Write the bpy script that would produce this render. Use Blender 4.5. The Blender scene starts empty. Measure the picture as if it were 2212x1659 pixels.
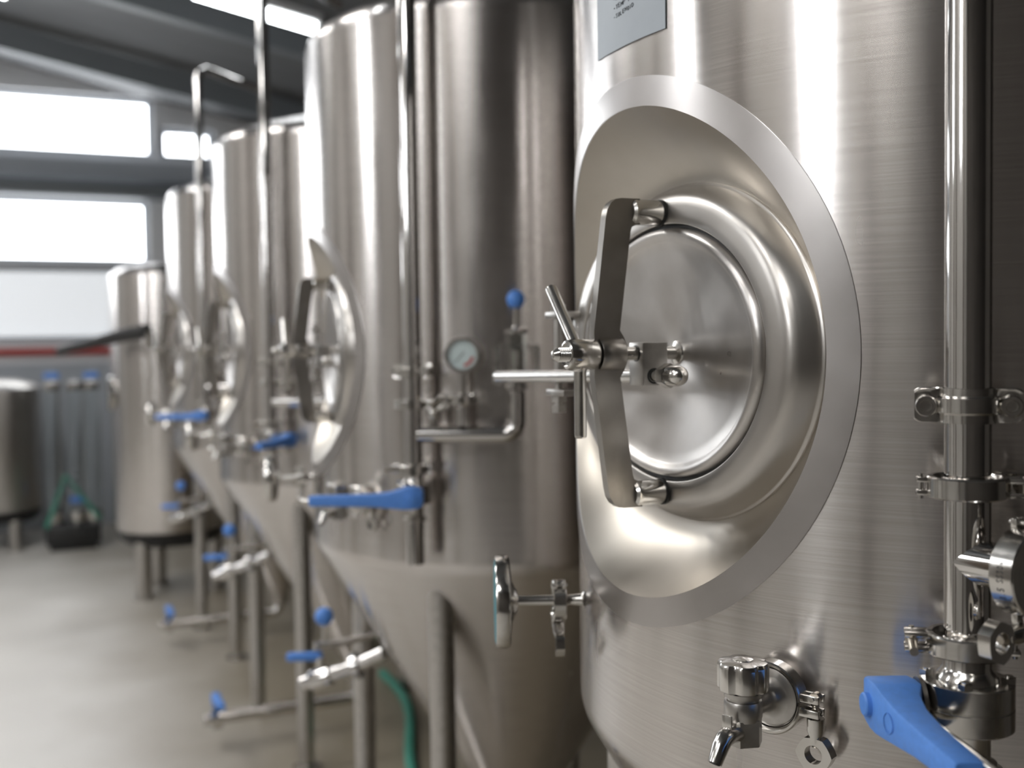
import bpy, bmesh, math, random
from mathutils import Vector, Matrix
random.seed(7)
PI = math.pi
sc = bpy.context.scene
COL = sc.collection

# ------------------------------------------------------------------ materials
def mat(name, color, rough=0.5, metal=0.0, aniso=0.0, tangent=None, arot=0.0, emit=0.0, ecol=None, trans=0.0, spec=None, coat=0.0, ior=None):
    m = bpy.data.materials.new(name); m.use_nodes = True
    nt = m.node_tree; b = nt.nodes['Principled BSDF']
    b.inputs['Base Color'].default_value = (*color, 1)
    b.inputs['Roughness'].default_value = rough
    b.inputs['Metallic'].default_value = metal
    b.inputs['Anisotropic'].default_value = aniso
    b.inputs['Anisotropic Rotation'].default_value = arot
    b.inputs['Transmission Weight'].default_value = trans
    b.inputs['Coat Weight'].default_value = coat
    if ior: b.inputs['IOR'].default_value = ior
    if spec is not None: b.inputs['Specular IOR Level'].default_value = spec
    if emit:
        b.inputs['Emission Color'].default_value = (*(ecol or color), 1)
        b.inputs['Emission Strength'].default_value = emit
    if tangent:
        t = nt.nodes.new('ShaderNodeTangent'); t.direction_type = 'RADIAL'; t.axis = tangent
        nt.links.new(t.outputs[0], b.inputs['Tangent'])
    return m

def N(nt, kind, **kw):
    n = nt.nodes.new(kind)
    for k, v in kw.items():
        if k in ('operation', 'blend_type', 'data_type', 'noise_dimensions'): setattr(n, k, v)
        else: n.inputs[k].default_value = v
    return n

def mottle(m, scale, lo, hi, rlo=None, rhi=None, vec='Object', detail=4.0, stretch=None, bump=0.0):
    """noise driven colour between two tones and roughness between two values"""
    nt = m.node_tree; b = nt.nodes['Principled BSDF']
    tc = nt.nodes.new('ShaderNodeTexCoord'); src = tc.outputs[vec]
    if stretch:
        mp = nt.nodes.new('ShaderNodeMapping'); mp.inputs['Scale'].default_value = stretch
        nt.links.new(src, mp.inputs['Vector']); src = mp.outputs[0]
    nz = N(nt, 'ShaderNodeTexNoise', Scale=scale, Detail=detail)
    nt.links.new(src, nz.inputs['Vector'])
    cr = nt.nodes.new('ShaderNodeValToRGB')
    cr.color_ramp.elements[0].position = 0.3; cr.color_ramp.elements[1].position = 0.7
    cr.color_ramp.elements[0].color = (*lo, 1); cr.color_ramp.elements[1].color = (*hi, 1)
    nt.links.new(nz.outputs['Fac'], cr.inputs['Fac']); nt.links.new(cr.outputs[0], b.inputs['Base Color'])
    if rlo is not None:
        mr = nt.nodes.new('ShaderNodeMapRange')
        mr.inputs['From Min'].default_value = 0.3; mr.inputs['From Max'].default_value = 0.7
        mr.inputs['To Min'].default_value = rlo; mr.inputs['To Max'].default_value = rhi
        nt.links.new(nz.outputs['Fac'], mr.inputs['Value']); nt.links.new(mr.outputs[0], b.inputs['Roughness'])
    if bump:
        bp = N(nt, 'ShaderNodeBump', Strength=bump, Distance=0.002)
        nt.links.new(nz.outputs['Fac'], bp.inputs['Height']); nt.links.new(bp.outputs[0], b.inputs['Normal'])
    return m

def brushed_shell():
    """stainless sheet, finely brushed around the vessel, with a few scratches"""
    m = mat('brushed_stainless', (0.62, 0.60, 0.575), 0.26, 1.0, 0.85, 'Z', 0.25)
    nt = m.node_tree; b = nt.nodes['Principled BSDF']
    tc = nt.nodes.new('ShaderNodeTexCoord'); sx = nt.nodes.new('ShaderNodeSeparateXYZ')
    nt.links.new(tc.outputs['Object'], sx.inputs[0])
    at = N(nt, 'ShaderNodeMath', operation='ARCTAN2')
    nt.links.new(sx.outputs['X'], at.inputs[0]); nt.links.new(sx.outputs['Y'], at.inputs[1])
    def streak(a, z, det):
        ma = N(nt, 'ShaderNodeMath', operation='MULTIPLY'); ma.inputs[1].default_value = a
        mz = N(nt, 'ShaderNodeMath', operation='MULTIPLY'); mz.inputs[1].default_value = z
        nt.links.new(at.outputs[0], ma.inputs[0]); nt.links.new(sx.outputs['Z'], mz.inputs[0])
        cb = nt.nodes.new('ShaderNodeCombineXYZ')
        nt.links.new(ma.outputs[0], cb.inputs[0]); nt.links.new(mz.outputs[0], cb.inputs[2])
        nz = N(nt, 'ShaderNodeTexNoise', Scale=1.0, Detail=det); nt.links.new(cb.outputs[0], nz.inputs['Vector'])
        return nz.outputs['Fac']
    fine = streak(3.0, 420.0, 5.0); broad = streak(9.0, 3.0, 3.0)
    mr = nt.nodes.new('ShaderNodeMapRange'); mr.inputs['From Min'].default_value = 0.3; mr.inputs['From Max'].default_value = 0.75
    mr.inputs['To Min'].default_value = 0.19; mr.inputs['To Max'].default_value = 0.28
    nt.links.new(broad, mr.inputs['Value']); nt.links.new(mr.outputs[0], b.inputs['Roughness'])
    cr = nt.nodes.new('ShaderNodeValToRGB')
    cr.color_ramp.elements[0].position = 0.28; cr.color_ramp.elements[1].position = 0.72
    cr.color_ramp.elements[0].color = (0.54, 0.508, 0.485, 1); cr.color_ramp.elements[1].color = (0.66, 0.625, 0.60, 1)
    nt.links.new(fine, cr.inputs['Fac']); nt.links.new(cr.outputs[0], b.inputs['Base Color'])
    bp = N(nt, 'ShaderNodeBump', Strength=0.05, Distance=0.0006)
    nt.links.new(fine, bp.inputs['Height']); nt.links.new(bp.outputs[0], b.inputs['Normal'])
    return m

M = {}
M['shell'] = brushed_shell()
M['satin'] = mottle(mat('satin_weld_band', (0.6, 0.58, 0.56), 0.42, 1.0), 9, (0.47, 0.447, 0.43), (0.55, 0.523, 0.507), 0.27, 0.34, bump=0.02)
M['dish'] = mottle(mat('satin_recess', (0.6, 0.58, 0.55), 0.36, 1.0), 5, (0.41, 0.372, 0.318), (0.51, 0.475, 0.425), 0.28, 0.38)
M['neck'] = mottle(mat('polished_neck', (0.58, 0.56, 0.53), 0.24, 1.0), 6, (0.46, 0.435, 0.405), (0.54, 0.515, 0.485), 0.29, 0.37)
M['lid'] = mottle(mat('spun_lid', (0.62, 0.60, 0.58), 0.24, 1.0, 0.8, 'X', 0.25), 9, (0.48, 0.45, 0.42), (0.64, 0.615, 0.59), 0.26, 0.40)
M['cast'] = mottle(mat('cast_stainless', (0.5, 0.48, 0.45), 0.34, 1.0), 60, (0.44, 0.42, 0.395), (0.54, 0.52, 0.49), 0.28, 0.40)
M['bar'] = mottle(mat('dark_flat_bar', (0.34, 0.32, 0.295), 0.34, 1.0), 25, (0.31, 0.29, 0.265), (0.37, 0.35, 0.325), 0.28, 0.38)
M['steel'] = mottle(mat('machined_stainless', (0.62, 0.60, 0.57), 0.16, 1.0), 30, (0.58, 0.56, 0.53), (0.66, 0.64, 0.61), 0.12, 0.22)
M['pipe'] = mottle(mat('polished_tube', (0.66, 0.64, 0.62), 0.07, 1.0), 12, (0.63, 0.61, 0.59), (0.69, 0.67, 0.65), 0.05, 0.09)
M['thread'] = mat('thread_stainless', (0.42, 0.38, 0.32), 0.3, 1.0)
M['rubber'] = mat('black_rubber', (0.012, 0.012, 0.012), 0.55)
M['blue'] = mottle(mat('blue_plastic', (0.08, 0.24, 0.68), 0.5), 140, (0.08, 0.235, 0.64), (0.10, 0.275, 0.74), 0.42, 0.55)
M['white_plastic'] = mat('white_plastic', (0.72, 0.72, 0.68), 0.4)
M['note'] = mottle(mat('grey_note_vinyl', (0.36, 0.40, 0.44), 0.45), 14, (0.35, 0.385, 0.42), (0.38, 0.42, 0.455))
M['ink'] = mat('black_ink', (0.015, 0.015, 0.018), 0.5)
M['dial'] = mat('pale_dial', (0.62, 0.72, 0.72), 0.5)
M['teal'] = mat('teal_dial_rim', (0.03, 0.20, 0.24), 0.35)
M['red'] = mat('red_paint', (0.45, 0.05, 0.045), 0.45)
M['black'] = mat('black_plastic', (0.02, 0.02, 0.02), 0.45)
M['green'] = mat('green_hose_rubber', (0.05, 0.26, 0.19), 0.45)
M['glass'] = mat('clear_glass', (0.95, 0.98, 0.97), 0.03, trans=1.0, ior=1.35)
M['floor'] = mottle(mat('sealed_concrete', (0.5, 0.49, 0.46), 0.42), 1.3, (0.53, 0.505, 0.465), (0.62, 0.595, 0.555), 0.36, 0.5, detail=6)
def brown_shade_floor(m):
    # brownish floor with painted shade under the tank row, ragged towards the aisle
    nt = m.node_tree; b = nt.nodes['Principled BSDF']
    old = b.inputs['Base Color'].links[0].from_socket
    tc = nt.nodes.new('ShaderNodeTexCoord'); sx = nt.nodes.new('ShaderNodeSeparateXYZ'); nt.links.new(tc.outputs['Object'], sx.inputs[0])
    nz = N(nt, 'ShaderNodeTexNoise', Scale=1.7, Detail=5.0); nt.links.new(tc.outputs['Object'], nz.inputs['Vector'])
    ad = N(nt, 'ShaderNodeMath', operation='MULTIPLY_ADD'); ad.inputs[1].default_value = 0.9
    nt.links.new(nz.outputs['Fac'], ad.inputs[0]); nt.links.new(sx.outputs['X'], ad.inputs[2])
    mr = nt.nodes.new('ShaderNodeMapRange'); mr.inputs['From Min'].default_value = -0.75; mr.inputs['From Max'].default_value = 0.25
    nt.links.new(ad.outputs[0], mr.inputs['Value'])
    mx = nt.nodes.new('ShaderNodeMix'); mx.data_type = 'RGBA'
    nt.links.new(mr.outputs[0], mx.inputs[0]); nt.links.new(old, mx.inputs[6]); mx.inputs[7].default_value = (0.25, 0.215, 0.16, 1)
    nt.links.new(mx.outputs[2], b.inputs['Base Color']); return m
brown_shade_floor(M['floor'])
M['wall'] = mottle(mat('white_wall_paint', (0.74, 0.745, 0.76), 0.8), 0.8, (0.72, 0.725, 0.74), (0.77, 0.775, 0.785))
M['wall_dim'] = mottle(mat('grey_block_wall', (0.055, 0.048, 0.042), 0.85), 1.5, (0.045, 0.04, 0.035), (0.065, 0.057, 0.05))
M['roof'] = mottle(mat('grey_roof_sheet', (0.19, 0.195, 0.20), 0.7), 1.0, (0.12, 0.122, 0.125), (0.15, 0.153, 0.158), stretch=(1, 8, 1))
M['beam'] = mat('grey_painted_steel', (0.17, 0.185, 0.20), 0.5)
M['beam_light'] = mat('pale_painted_steel', (0.42, 0.45, 0.49), 0.5)
M['frame'] = mat('window_frame_grey', (0.4, 0.42, 0.45), 0.5)
M['daylight'] = mat('bright_window_pane', (0.9, 0.93, 1.0), 0.4, emit=8.0, ecol=(0.94, 0.97, 1.0))
M['daylight_side'] = mat('side_window_pane', (0.9, 0.93, 1.0), 0.4, emit=20.0, ecol=(0.95, 0.975, 1.0))
M['daylight_soft'] = mat('frosted_pane', (0.85, 0.88, 0.92), 0.5, emit=0.55, ecol=(0.94, 0.97, 1.0))
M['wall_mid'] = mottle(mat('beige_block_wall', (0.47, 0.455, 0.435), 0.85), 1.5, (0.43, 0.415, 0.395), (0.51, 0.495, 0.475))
M['wall_pale'] = mottle(mat('pale_block_wall', (0.6, 0.58, 0.55), 0.85), 1.5, (0.56, 0.54, 0.51), (0.64, 0.62, 0.59))
M['added_roof_glow_strong'] = mat('added_strong_roof_panel', (0.85, 0.88, 0.9), 0.5, emit=14.0, ecol=(1.0, 0.99, 0.975))
M['added_roof_glow'] = mat('added_roof_panel', (0.85, 0.88, 0.9), 0.5, emit=9.0, ecol=(1.0, 0.99, 0.975))
M['column'] = mat('added_brown_column', (0.10, 0.075, 0.055), 0.5)
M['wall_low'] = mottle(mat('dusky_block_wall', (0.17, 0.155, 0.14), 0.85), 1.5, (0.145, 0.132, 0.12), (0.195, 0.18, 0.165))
M['lamp'] = mat('lamp_tube', (1, 1, 1), 0.4, emit=16.0, ecol=(0.93, 0.97, 1.0))
M['lamp_body'] = mat('lamp_housing', (0.6, 0.6, 0.6), 0.5)
M['bag'] = mat('pale_sack', (0.6, 0.6, 0.63), 0.7)

# ------------------------------------------------------------------ mesh helpers
I4 = Matrix.Identity(4)
def T(x, y, z): return Matrix.Translation((x, y, z))
def frame(o, zdir, xhint=(0, 0, 1)):
    z = Vector(zdir).normalized(); x = Vector(xhint); x = (x - z * x.dot(z))
    if x.length < 1e-5: x = Vector((1, 0, 0)) - z * z.x
    x.normalize(); y = z.cross(x)
    m = Matrix((x, y, z)).transposed().to_4x4(); m.translation = Vector(o); return m

class MB:
    def __init__(s): s.bm = bmesh.new()
    def loops(s, L, closed=True, cap0=False, cap1=False):
        vs = [[s.bm.verts.new(p) for p in l] for l in L]
        n = len(vs[0])
        for a, b in zip(vs, vs[1:]):
            for i in range(n if closed else n - 1):
                j = (i + 1) % n
                try: s.bm.faces.new((a[i], a[j], b[j], b[i]))
                except ValueError: pass
        if cap0: s.bm.faces.new(list(reversed(vs[0])))
        if cap1: s.bm.faces.new(vs[-1])
        return s
    def lathe(s, prof, m=I4, seg=48, a0=0.0, a1=None, caps=True):
        full = a1 is None
        A = [2 * PI * i / seg for i in range(seg)] if full else [a0 + (a1 - a0) * i / seg for i in range(seg + 1)]
        if full:
            L = [[m @ Vector((r * math.cos(a), r * math.sin(a), z)) for a in A] for r, z in prof]
            s.loops(L, True, caps and prof[0][0] > 1e-6, caps and prof[-1][0] > 1e-6)
        else:
            L = [[m @ Vector((r * math.cos(a), r * math.sin(a), z)) for r, z in prof] for a in A]
            s.loops(L, True, True, True)
        return s
    def tube(s, pts, r, seg=20, cap=True):
        P = [Vector(p) for p in pts]; n = len(P)
        R = r if isinstance(r, (list, tuple)) else [r] * n
        t0 = (P[1] - P[0]).normalized()
        up = Vector((0, 0, 1)) if abs(t0.z) < 0.9 else Vector((1, 0, 0))
        x = up.cross(t0).normalized(); L = []
        for i in range(n):
            if i == 0: t = t0
            elif i == n - 1: t = (P[i] - P[i - 1]).normalized()
            else: t = ((P[i] - P[i - 1]).normalized() + (P[i + 1] - P[i]).normalized()).normalized()
            x = (x - t * x.dot(t)).normalized(); y = t.cross(x)
            L.append([P[i] + (x * math.cos(2 * PI * k / seg) + y * math.sin(2 * PI * k / seg)) * R[i] for k in range(seg)])
        return s.loops(L, True, cap, cap)
    def box(s, c, size, m=I4, bevel=0.0, bseg=2):
        b2 = bmesh.new(); bmesh.ops.create_cube(b2, size=1.0, matrix=T(*c) @ Matrix.Diagonal((*size, 1)))
        if bevel: bmesh.ops.bevel(b2, geom=list(b2.edges), offset=bevel, segments=bseg, profile=0.5, affect='EDGES')
        return s.merge(b2, m)
    def prism(s, poly, h0, h1, m=I4, bevel=0.0, bseg=2, hole=None):
        """polygon in local XY extruded along local Z"""
        b2 = bmesh.new()
        lo = [b2.verts.new((x, y, h0)) for x, y in poly]; hi = [b2.verts.new((x, y, h1)) for x, y in poly]
        n = len(poly)
        for i in range(n):
            j = (i + 1) % n; b2.faces.new((lo[i], lo[j], hi[j], hi[i]))
        if hole is None:
            b2.faces.new(list(reversed(lo))); b2.faces.new(hi)
        else:
            l2 = [b2.verts.new((x, y, h0)) for x, y in hole]; h2 = [b2.verts.new((x, y, h1)) for x, y in hole]
            for i in range(n):
                j = (i + 1) % n
                b2.faces.new((l2[j], l2[i], h2[i], h2[j])); b2.faces.new((lo[j], lo[i], l2[i], l2[j])); b2.faces.new((hi[i], hi[j], h2[j], h2[i]))
        if bevel:
            es = [e for e in b2.edges if len(e.link_faces) == 2 and e.calc_face_angle(0) > 0.6]
            bmesh.ops.bevel(b2, geom=es, offset=bevel, segments=bseg, profile=0.5, affect='EDGES')
        return s.merge(b2, m)
    def sphere(s, c, r, m=I4, u=24, v=14):
        b2 = bmesh.new(); bmesh.ops.create_uvsphere(b2, u_segments=u, v_segments=v, radius=r, matrix=T(*c)); return s.merge(b2, m)
    def hexnut(s, m, r, h):
        return s.prism([(r * math.cos(PI / 3 * i), r * math.sin(PI / 3 * i)) for i in range(6)], 0, h, m, bevel=r * 0.09)
    def merge(s, b2, m=I4):
        b2.transform(m); me = bpy.data.meshes.new('tmp'); b2.to_mesh(me); b2.free()
        s.bm.from_mesh(me); bpy.data.meshes.remove(me); return s
    def build(s, name, material, parent=None, label=None, smooth=True, angle=35, fixn=True, normals=None):
        if fixn: bmesh.ops.recalc_face_normals(s.bm, faces=s.bm.faces)
        me = bpy.data.meshes.new(name); s.bm.to_mesh(me); s.bm.free()
        if smooth:
            me.shade_smooth()
            if normals: me.normals_split_custom_set_from_vertices([normals(v.co) for v in me.vertices])
            else: me.set_sharp_from_angle(angle=math.radians(angle))
        me.materials.append(material)
        o = bpy.data.objects.new(name, me); COL.objects.link(o)
        if parent is not None: o.parent = parent
        if label: o['label'] = label
        return o

def tag(o, label, cat, group=None, kind=None):
    o['label'] = label; o['category'] = cat
    if group: o['group'] = group
    if kind: o['kind'] = kind
    return o
def thing(name, label, cat, m=I4, group=None):
    o = bpy.data.objects.new(name, None); o.empty_display_size = 0.05; COL.objects.link(o)
    o.matrix_world = m if isinstance(m, Matrix) else T(*m)
    return tag(o, label, cat, group)
KIDS = {}
def children(o):
    return [c for c in COL.objects if c.parent == o]
def dup(root, m, label=None, group=None, skip=()):
    r = root.copy(); COL.objects.link(r); r.matrix_world = m @ root.matrix_basis
    if label: r['label'] = label
    if group: r['group'] = group
    for ch in children(root):
        c = ch.copy(); COL.objects.link(c); c.parent = r
        for g in children(ch):
            d = g.copy(); COL.objects.link(d); d.parent = c
    return r
def struct(name, b, material, smooth=False, **k):
    o = b.build(name, material, smooth=smooth, **k); o['kind'] = 'structure'; return o

# ------------------------------------------------------------------ fermentation tank (axis at local origin, floor z = 0)
R = 0.567; ZC = 1.632; ZB = 1.12; ZT = 2.44; HALF = math.radians(31)
def on_cyl(s, z, r=R):
    a = s / R; return Vector((-r * math.cos(a), r * math.sin(a), z))
def cyl_normal(co): return Vector((co.x, co.y, 0)).normalized()

def tank_shell_mesh(b):
    step = math.radians(2.5); ph = 20
    hw = ph * step * R; hz = 0.42
    # the region around the manway: rays from the opening out to a rectangle
    per = []
    ns = 2 * ph; nz = 28
    for i in range(ns): per.append((-hw + 2 * hw * i / ns, -hz))
    for i in range(nz): per.append((hw, -hz + 2 * hz * i / nz))
    for i in range(ns): per.append((hw - 2 * hw * i / ns, hz))
    for i in range(nz): per.append((-hw, hz - 2 * hz * i / nz))
    L = []
    for k in range(9):
        t = k / 8; loop = []
        for s, z in per:
            a = math.atan2(z, s); si, zi = 0.325 * math.cos(a), 0.325 * math.sin(a)
            loop.append(on_cyl(si + (s - si) * t, ZC + zi + (z - zi) * t))
        L.append(loop)
    b.loops(L)
    zs = [ZB + (ZC - hz - ZB) * i / 4 for i in range(5)]; zu = [ZC + hz + (ZT - ZC - hz) * i / 8 for i in range(9)]
    A = [math.radians(2.5) * i for i in range(145)]
    full = lambda zz: b.loops([[Vector((-R * math.cos(a), R * math.sin(a), z)) for a in reversed(A)] for z in zz], False)
    full(zs); full(zu)
    A2 = [ph * step + math.radians(2.5) * i for i in range(145 - 2 * ph)]
    b.loops([[Vector((-R * math.cos(a), R * math.sin(a), ZC - hz + 2 * hz * i / nz)) for a in reversed(A2)] for i in range(nz + 1)], False)

def lathe_cone(b):
    kr = 0.07; prof = []
    ang = HALF
    cut = PI / 2 - HALF                       # cone falls away from the wall by this much
    for i in range(10):
        a = (PI / 2 - HALF) * 0 + (HALF * 0) + i / 9 * (PI / 2 - (PI / 2 - HALF)) * 1.0
        prof.append((R - kr + kr * math.cos(a), ZB - kr * math.sin(a)))
    r, z = prof[-1]; tz = (r - 0.05) / math.tan(HALF)
    for i in range(1, 13): prof.append((r + (0.05 - r) * i / 12, z - tz * i / 12))
    prof.append((0.05, z - tz - 0.06))
    b.lathe(prof, seg=144, caps=False)
    return prof[-1][1]

def oval(rv, rh, x, n=160, zc=ZC):
    return [Vector((x, rh * math.cos(2 * PI * i / n), zc + rv * math.sin(2 * PI * i / n))) for i in range(n)]
def cyl_ring(rv, rh, rad, n=160):
    out = []
    for i in range(n):
        a = 2 * PI * i / n; out.append(on_cyl(rh * math.cos(a), ZC + rv * math.sin(a), rad))
    return out

def wing_nut(b, m, s=1.0):
    """ring headed nut: short sleeve and a rounded six sided eye, along local +Z from the origin"""
    b.lathe([(0.0045 * s, 0), (0.0085 * s, 0), (0.0085 * s, 0.012 * s), (0.0068 * s, 0.017 * s), (0.0068 * s, 0.022 * s), (0.0045 * s, 0.022 * s)], m, 20, caps=False)
    pts = []; hole = []
    n = 36
    for i in range(n):
        a = 2 * PI * i / n
        q = (a % (PI / 3)) - PI / 6
        rad = 0.0165 * s * (0.45 + 0.55 * (math.cos(PI / 6) / math.cos(q)) * 1.06)
        pts.append((rad * math.cos(a) * 1.08, rad * math.sin(a))); hole.append((0.009 * s * math.cos(a), 0.009 * s * math.sin(a)))
    b.prism(pts, -0.006 * s, 0.006 * s, m @ T(0, 0, 0.034 * s) @ Matrix.Rotation(PI / 2, 4, 'X'), 0.0018 * s, 2, hole)

def make_tank(label):
    root = thing('fermentation_tank', label, 'tank')
    b = MB(); tank_shell_mesh(b)
    b.build('cladding', M['shell'], root, fixn=False, normals=cyl_normal)
    b = MB(); zend = lathe_cone(b); b.build('cone_bottom', M['shell'], root)
    b = MB()
    kr = 0.05; prof = [(R - kr + kr * math.cos(i / 8 * 1.25), ZT + kr * math.sin(i / 8 * 1.25)) for i in range(9)]
    prof += [(0.40, ZT + 0.095), (0.25, ZT + 0.14), (0.10, ZT + 0.162), (0.0, ZT + 0.166)]
    b.lathe(prof, seg=144, caps=False); b.build('domed_top', M['shell'], root)
    # weld band around the recess
    b = MB()
    b.loops([cyl_ring(0.3467, 0.341, R - 0.002), cyl_ring(0.3467, 0.341, R + 0.0018), cyl_ring(0.3458, 0.340, R + 0.0026), cyl_ring(0.334, 0.328, R + 0.0026),
             cyl_ring(0.322, 0.316, R + 0.0026), cyl_ring(0.3112, 0.3054, R + 0.0026), cyl_ring(0.3103, 0.3045, R + 0.0015)])
    b.build('weld_band', M['satin'], root, normals=cyl_normal)
    # recess between the band and the neck
    b = MB(); E = cyl_ring(0.3103, 0.3045, R + 0.0015); Bn = oval(0.2165, 0.2775, -0.478)
    L = []
    for k in range(17):
        t = k / 16; e = 1 - (1 - t) ** 1.7
        L.append([Vector((p.x + (q.x - p.x) * e, p.y + (q.y - p.y) * t, p.z + (q.z - p.z) * t)) for p, q in zip(E, Bn)])
    b.loops(L); b.build('recess', M['dish'], root, angle=60)
    # neck: oval collar
    b = MB()
    sect = [(0.2170, 0.2778, -0.472), (0.2200, 0.2812, -0.4765), (0.2199, 0.2811, -0.4795), (0.2184, 0.2794, -0.4814), (0.2166, 0.2772, -0.4818), (0.2156, 0.2760, -0.4840), (0.2132, 0.2722, -0.4900), (0.2106, 0.2680, -0.4960), (0.2078, 0.2640, -0.5018),
            (0.2048, 0.2600, -0.5062), (0.2010, 0.2555, -0.5094), (0.1965, 0.2505, -0.5114), (0.1900, 0.2438, -0.5126), (0.1780, 0.2315, -0.5138), (0.1682, 0.2214, -0.5146), (0.1668, 0.2200, -0.5140), (0.1662, 0.2194, -0.5110), (0.1662, 0.2194, -0.470)]
    b.loops([oval(*q) for q in sect]); b.build('manway_neck', M['neck'], root, angle=60)
    b = MB(); b.loops([oval(0.1660, 0.2192, -0.478), oval(0.1660, 0.2192, -0.508), oval(0.1615, 0.2146, -0.508), oval(0.1615, 0.2146, -0.478)])
    b.build('gasket', M['rubber'], root)
    # lid
    b = MB(); prof = [(1.0, -0.480), (1.0, -0.5085), (0.994, -0.5130), (0.980, -0.5162), (0.962, -0.5178), (0.942, -0.5178), (0.922, -0.5160), (0.903, -0.5130), (0.88, -0.5102)]
    prof += [(0.88 * (1 - k / 11) + 0.0, -0.5102 + 0.021 * (k / 11)) for k in range(1, 11)]
    L = [oval(0.1615 * f, 0.2146 * f, x) for f, x in prof]; b.loops(L, True, False, True)
    lid = b.build('manway_lid', M['lid'], root, angle=60)
    XA = frame((0, 0, 0), (-1, 0, 0))       # local Z points out of the door (-X), local X is world Z
    def ax(x, y=0.0, z=ZC): return frame((x, y, z), (-1, 0, 0))
    b = MB(); b.lathe([(0.017, 0), (0.015, 0.004), (0.0088, 0.007), (0.0088, 0.150)], ax(-0.489), 28)
    b.lathe([(0.0088, 0.0), (0.0088, 0.006), (0.0095, 0.008)] , ax(-0.632), 28, caps=False)
    tp = []
    for i in range(16): tp.append((0.0092 if i % 2 else 0.0078, i * 0.0011))
    tp += [(0.0075, 0.019), (0.005, 0.0225), (0.0, 0.0235)]
    b.lathe(tp, ax(-0.650), 28, caps=False)
    b.build('clamp_stud', M['steel'], lid)
    b = MB(); b.box((-0.5345, 0, 1.6185), (0.0365, 0.035, 0.055), bevel=0.0008, bseg=2); b.build('pivot_block', M['cast'], lid, label='dark square pivot block on the lid stud')
    b = MB(); b.lathe([(0.0094, 0), (0.0104, 0.0), (0.0104, 0.0006), (0.0094, 0.0006)], ax(-0.5527, 0, ZC), 24, caps=False)
    b.lathe([(0.0078, 0), (0.0102, 0.0), (0.0102, 0.0006), (0.0078, 0.0006)], frame((-0.5365, -0.0174, 1.603), (0, -1, 0)), 24, caps=False); b.build('bore_rim', M['black'], lid)
    b = MB(); b.tube([(-0.5365, 0.018, 1.6022), (-0.5365, 0.49, 1.590)], 0.0100, 24)
    b.tube([(-0.5365, 0.03, 1.6022), (-0.5365, -0.054, 1.6042)], 0.0074, 24); b.build('swing_arm', M['steel'], lid)
    cn = frame((-0.5365, -0.0430, 1.6038), (0, -1, 0.02))
    b = MB(); b.hexnut(cn, 0.0158, 0.014); b.lathe([(0.0132, 0.014), (0.0132, 0.030), (0.0116, 0.0365), (0.0080, 0.0412), (0.0030, 0.0437), (0, 0.044)], cn, 28, caps=False)
    b.build('cap_nut', M['steel'], lid)
    # hinge bracket at the far end of the neck
    b = MB(); b.box((-0.527, 0.262, 1.689), (0.030, 0.060, 0.009), bevel=0.001); b.box((-0.527, 0.262, 1.571), (0.030, 0.060, 0.009), bevel=0.001)
    b.box((-0.509, 0.243, 1.63), (0.010, 0.018, 0.126), bevel=0.001)
    hb = b.build('hinge_bracket', M['cast'], root)
    b = MB(); b.lathe([(0.0062, 0), (0.0062, 0.165)], T(-0.527, 0.277, 1.545), 20); b.hexnut(T(-0.527, 0.277, 1.6935), 0.0125, 0.011)
    b.hexnut(T(-0.527, 0.277, 1.5555), 0.0125, 0.010); b.hexnut(T(-0.527, 0.277, 1.540), 0.0115, 0.012); b.build('hinge_pin', M['cast'], hb)
    # cross bar
    up = [(-0.617, 0.012), (-0.6172, 0.030), (-0.6150, 0.046), (-0.5990, 0.172), (-0.5965, 0.183), (-0.5915, 0.191), (-0.5845, 0.1965), (-0.576, 0.198), (-0.549, 0.198), (-0.549, 0.165),
          (-0.556, 0.1645), (-0.5612, 0.1615), (-0.5630, 0.156), (-0.5800, 0.030), (-0.5740, 0.021), (-0.570, 0.012)]
    poly = [(x, z) for x, z in up] + [(x, -z) for x, z in reversed(up)]
    mb = Matrix(((1, 0, 0, 0), (0, 0, -1, 0), (0, 1, 0, ZC), (0, 0, 0, 1)))   # local x -> X, local y -> Z, local z -> -Y
    b = MB(); b.prism(poly, -0.0068, 0.0068, mb, 0.0012, 2)
    b.lathe([(0.011, 0), (0.0205, 0), (0.0215, 0.0015), (0.0215, 0.0325), (0.0205, 0.034), (0.011, 0.034)], ax(-0.5765), 40, caps=False)
    bar = b.build('cross_bar', M['bar'], root, label='dark bowed flat bar clamping the lid')
    for s in (1, -1):
        b = MB(); b.lathe([(0.0, 0), (0.0158, 0), (0.0165, 0.001), (0.0165, 0.034), (0.0172, 0.0365), (0.0165, 0.040), (0.013, 0.043), (0.0, 0.044)], ax(-0.5175, 0, ZC + s * 0.1815), 32, caps=False)
        p = b.build('bar_foot', M['steel'], bar)
        b = MB(); b.lathe([(0.0, 0), (0.0172, 0), (0.0172, 0.0042), (0.0, 0.0042)], ax(-0.5133, 0, ZC + s * 0.1815), 32, caps=False); b.build('foot_pad', M['rubber'], bar)
    # two armed nut on the stud
    b = MB(); b.lathe([(0.0098, 0.0), (0.0175, 0.0), (0.0195, 0.003), (0.0195, 0.037), (0.0178, 0.0405), (0.0150, 0.0415), (0.0148, 0.039), (0.0098, 0.039)], ax(-0.6125), 40, caps=False)
    nut = b.build('clamp_nut', M['steel'], root)
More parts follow.
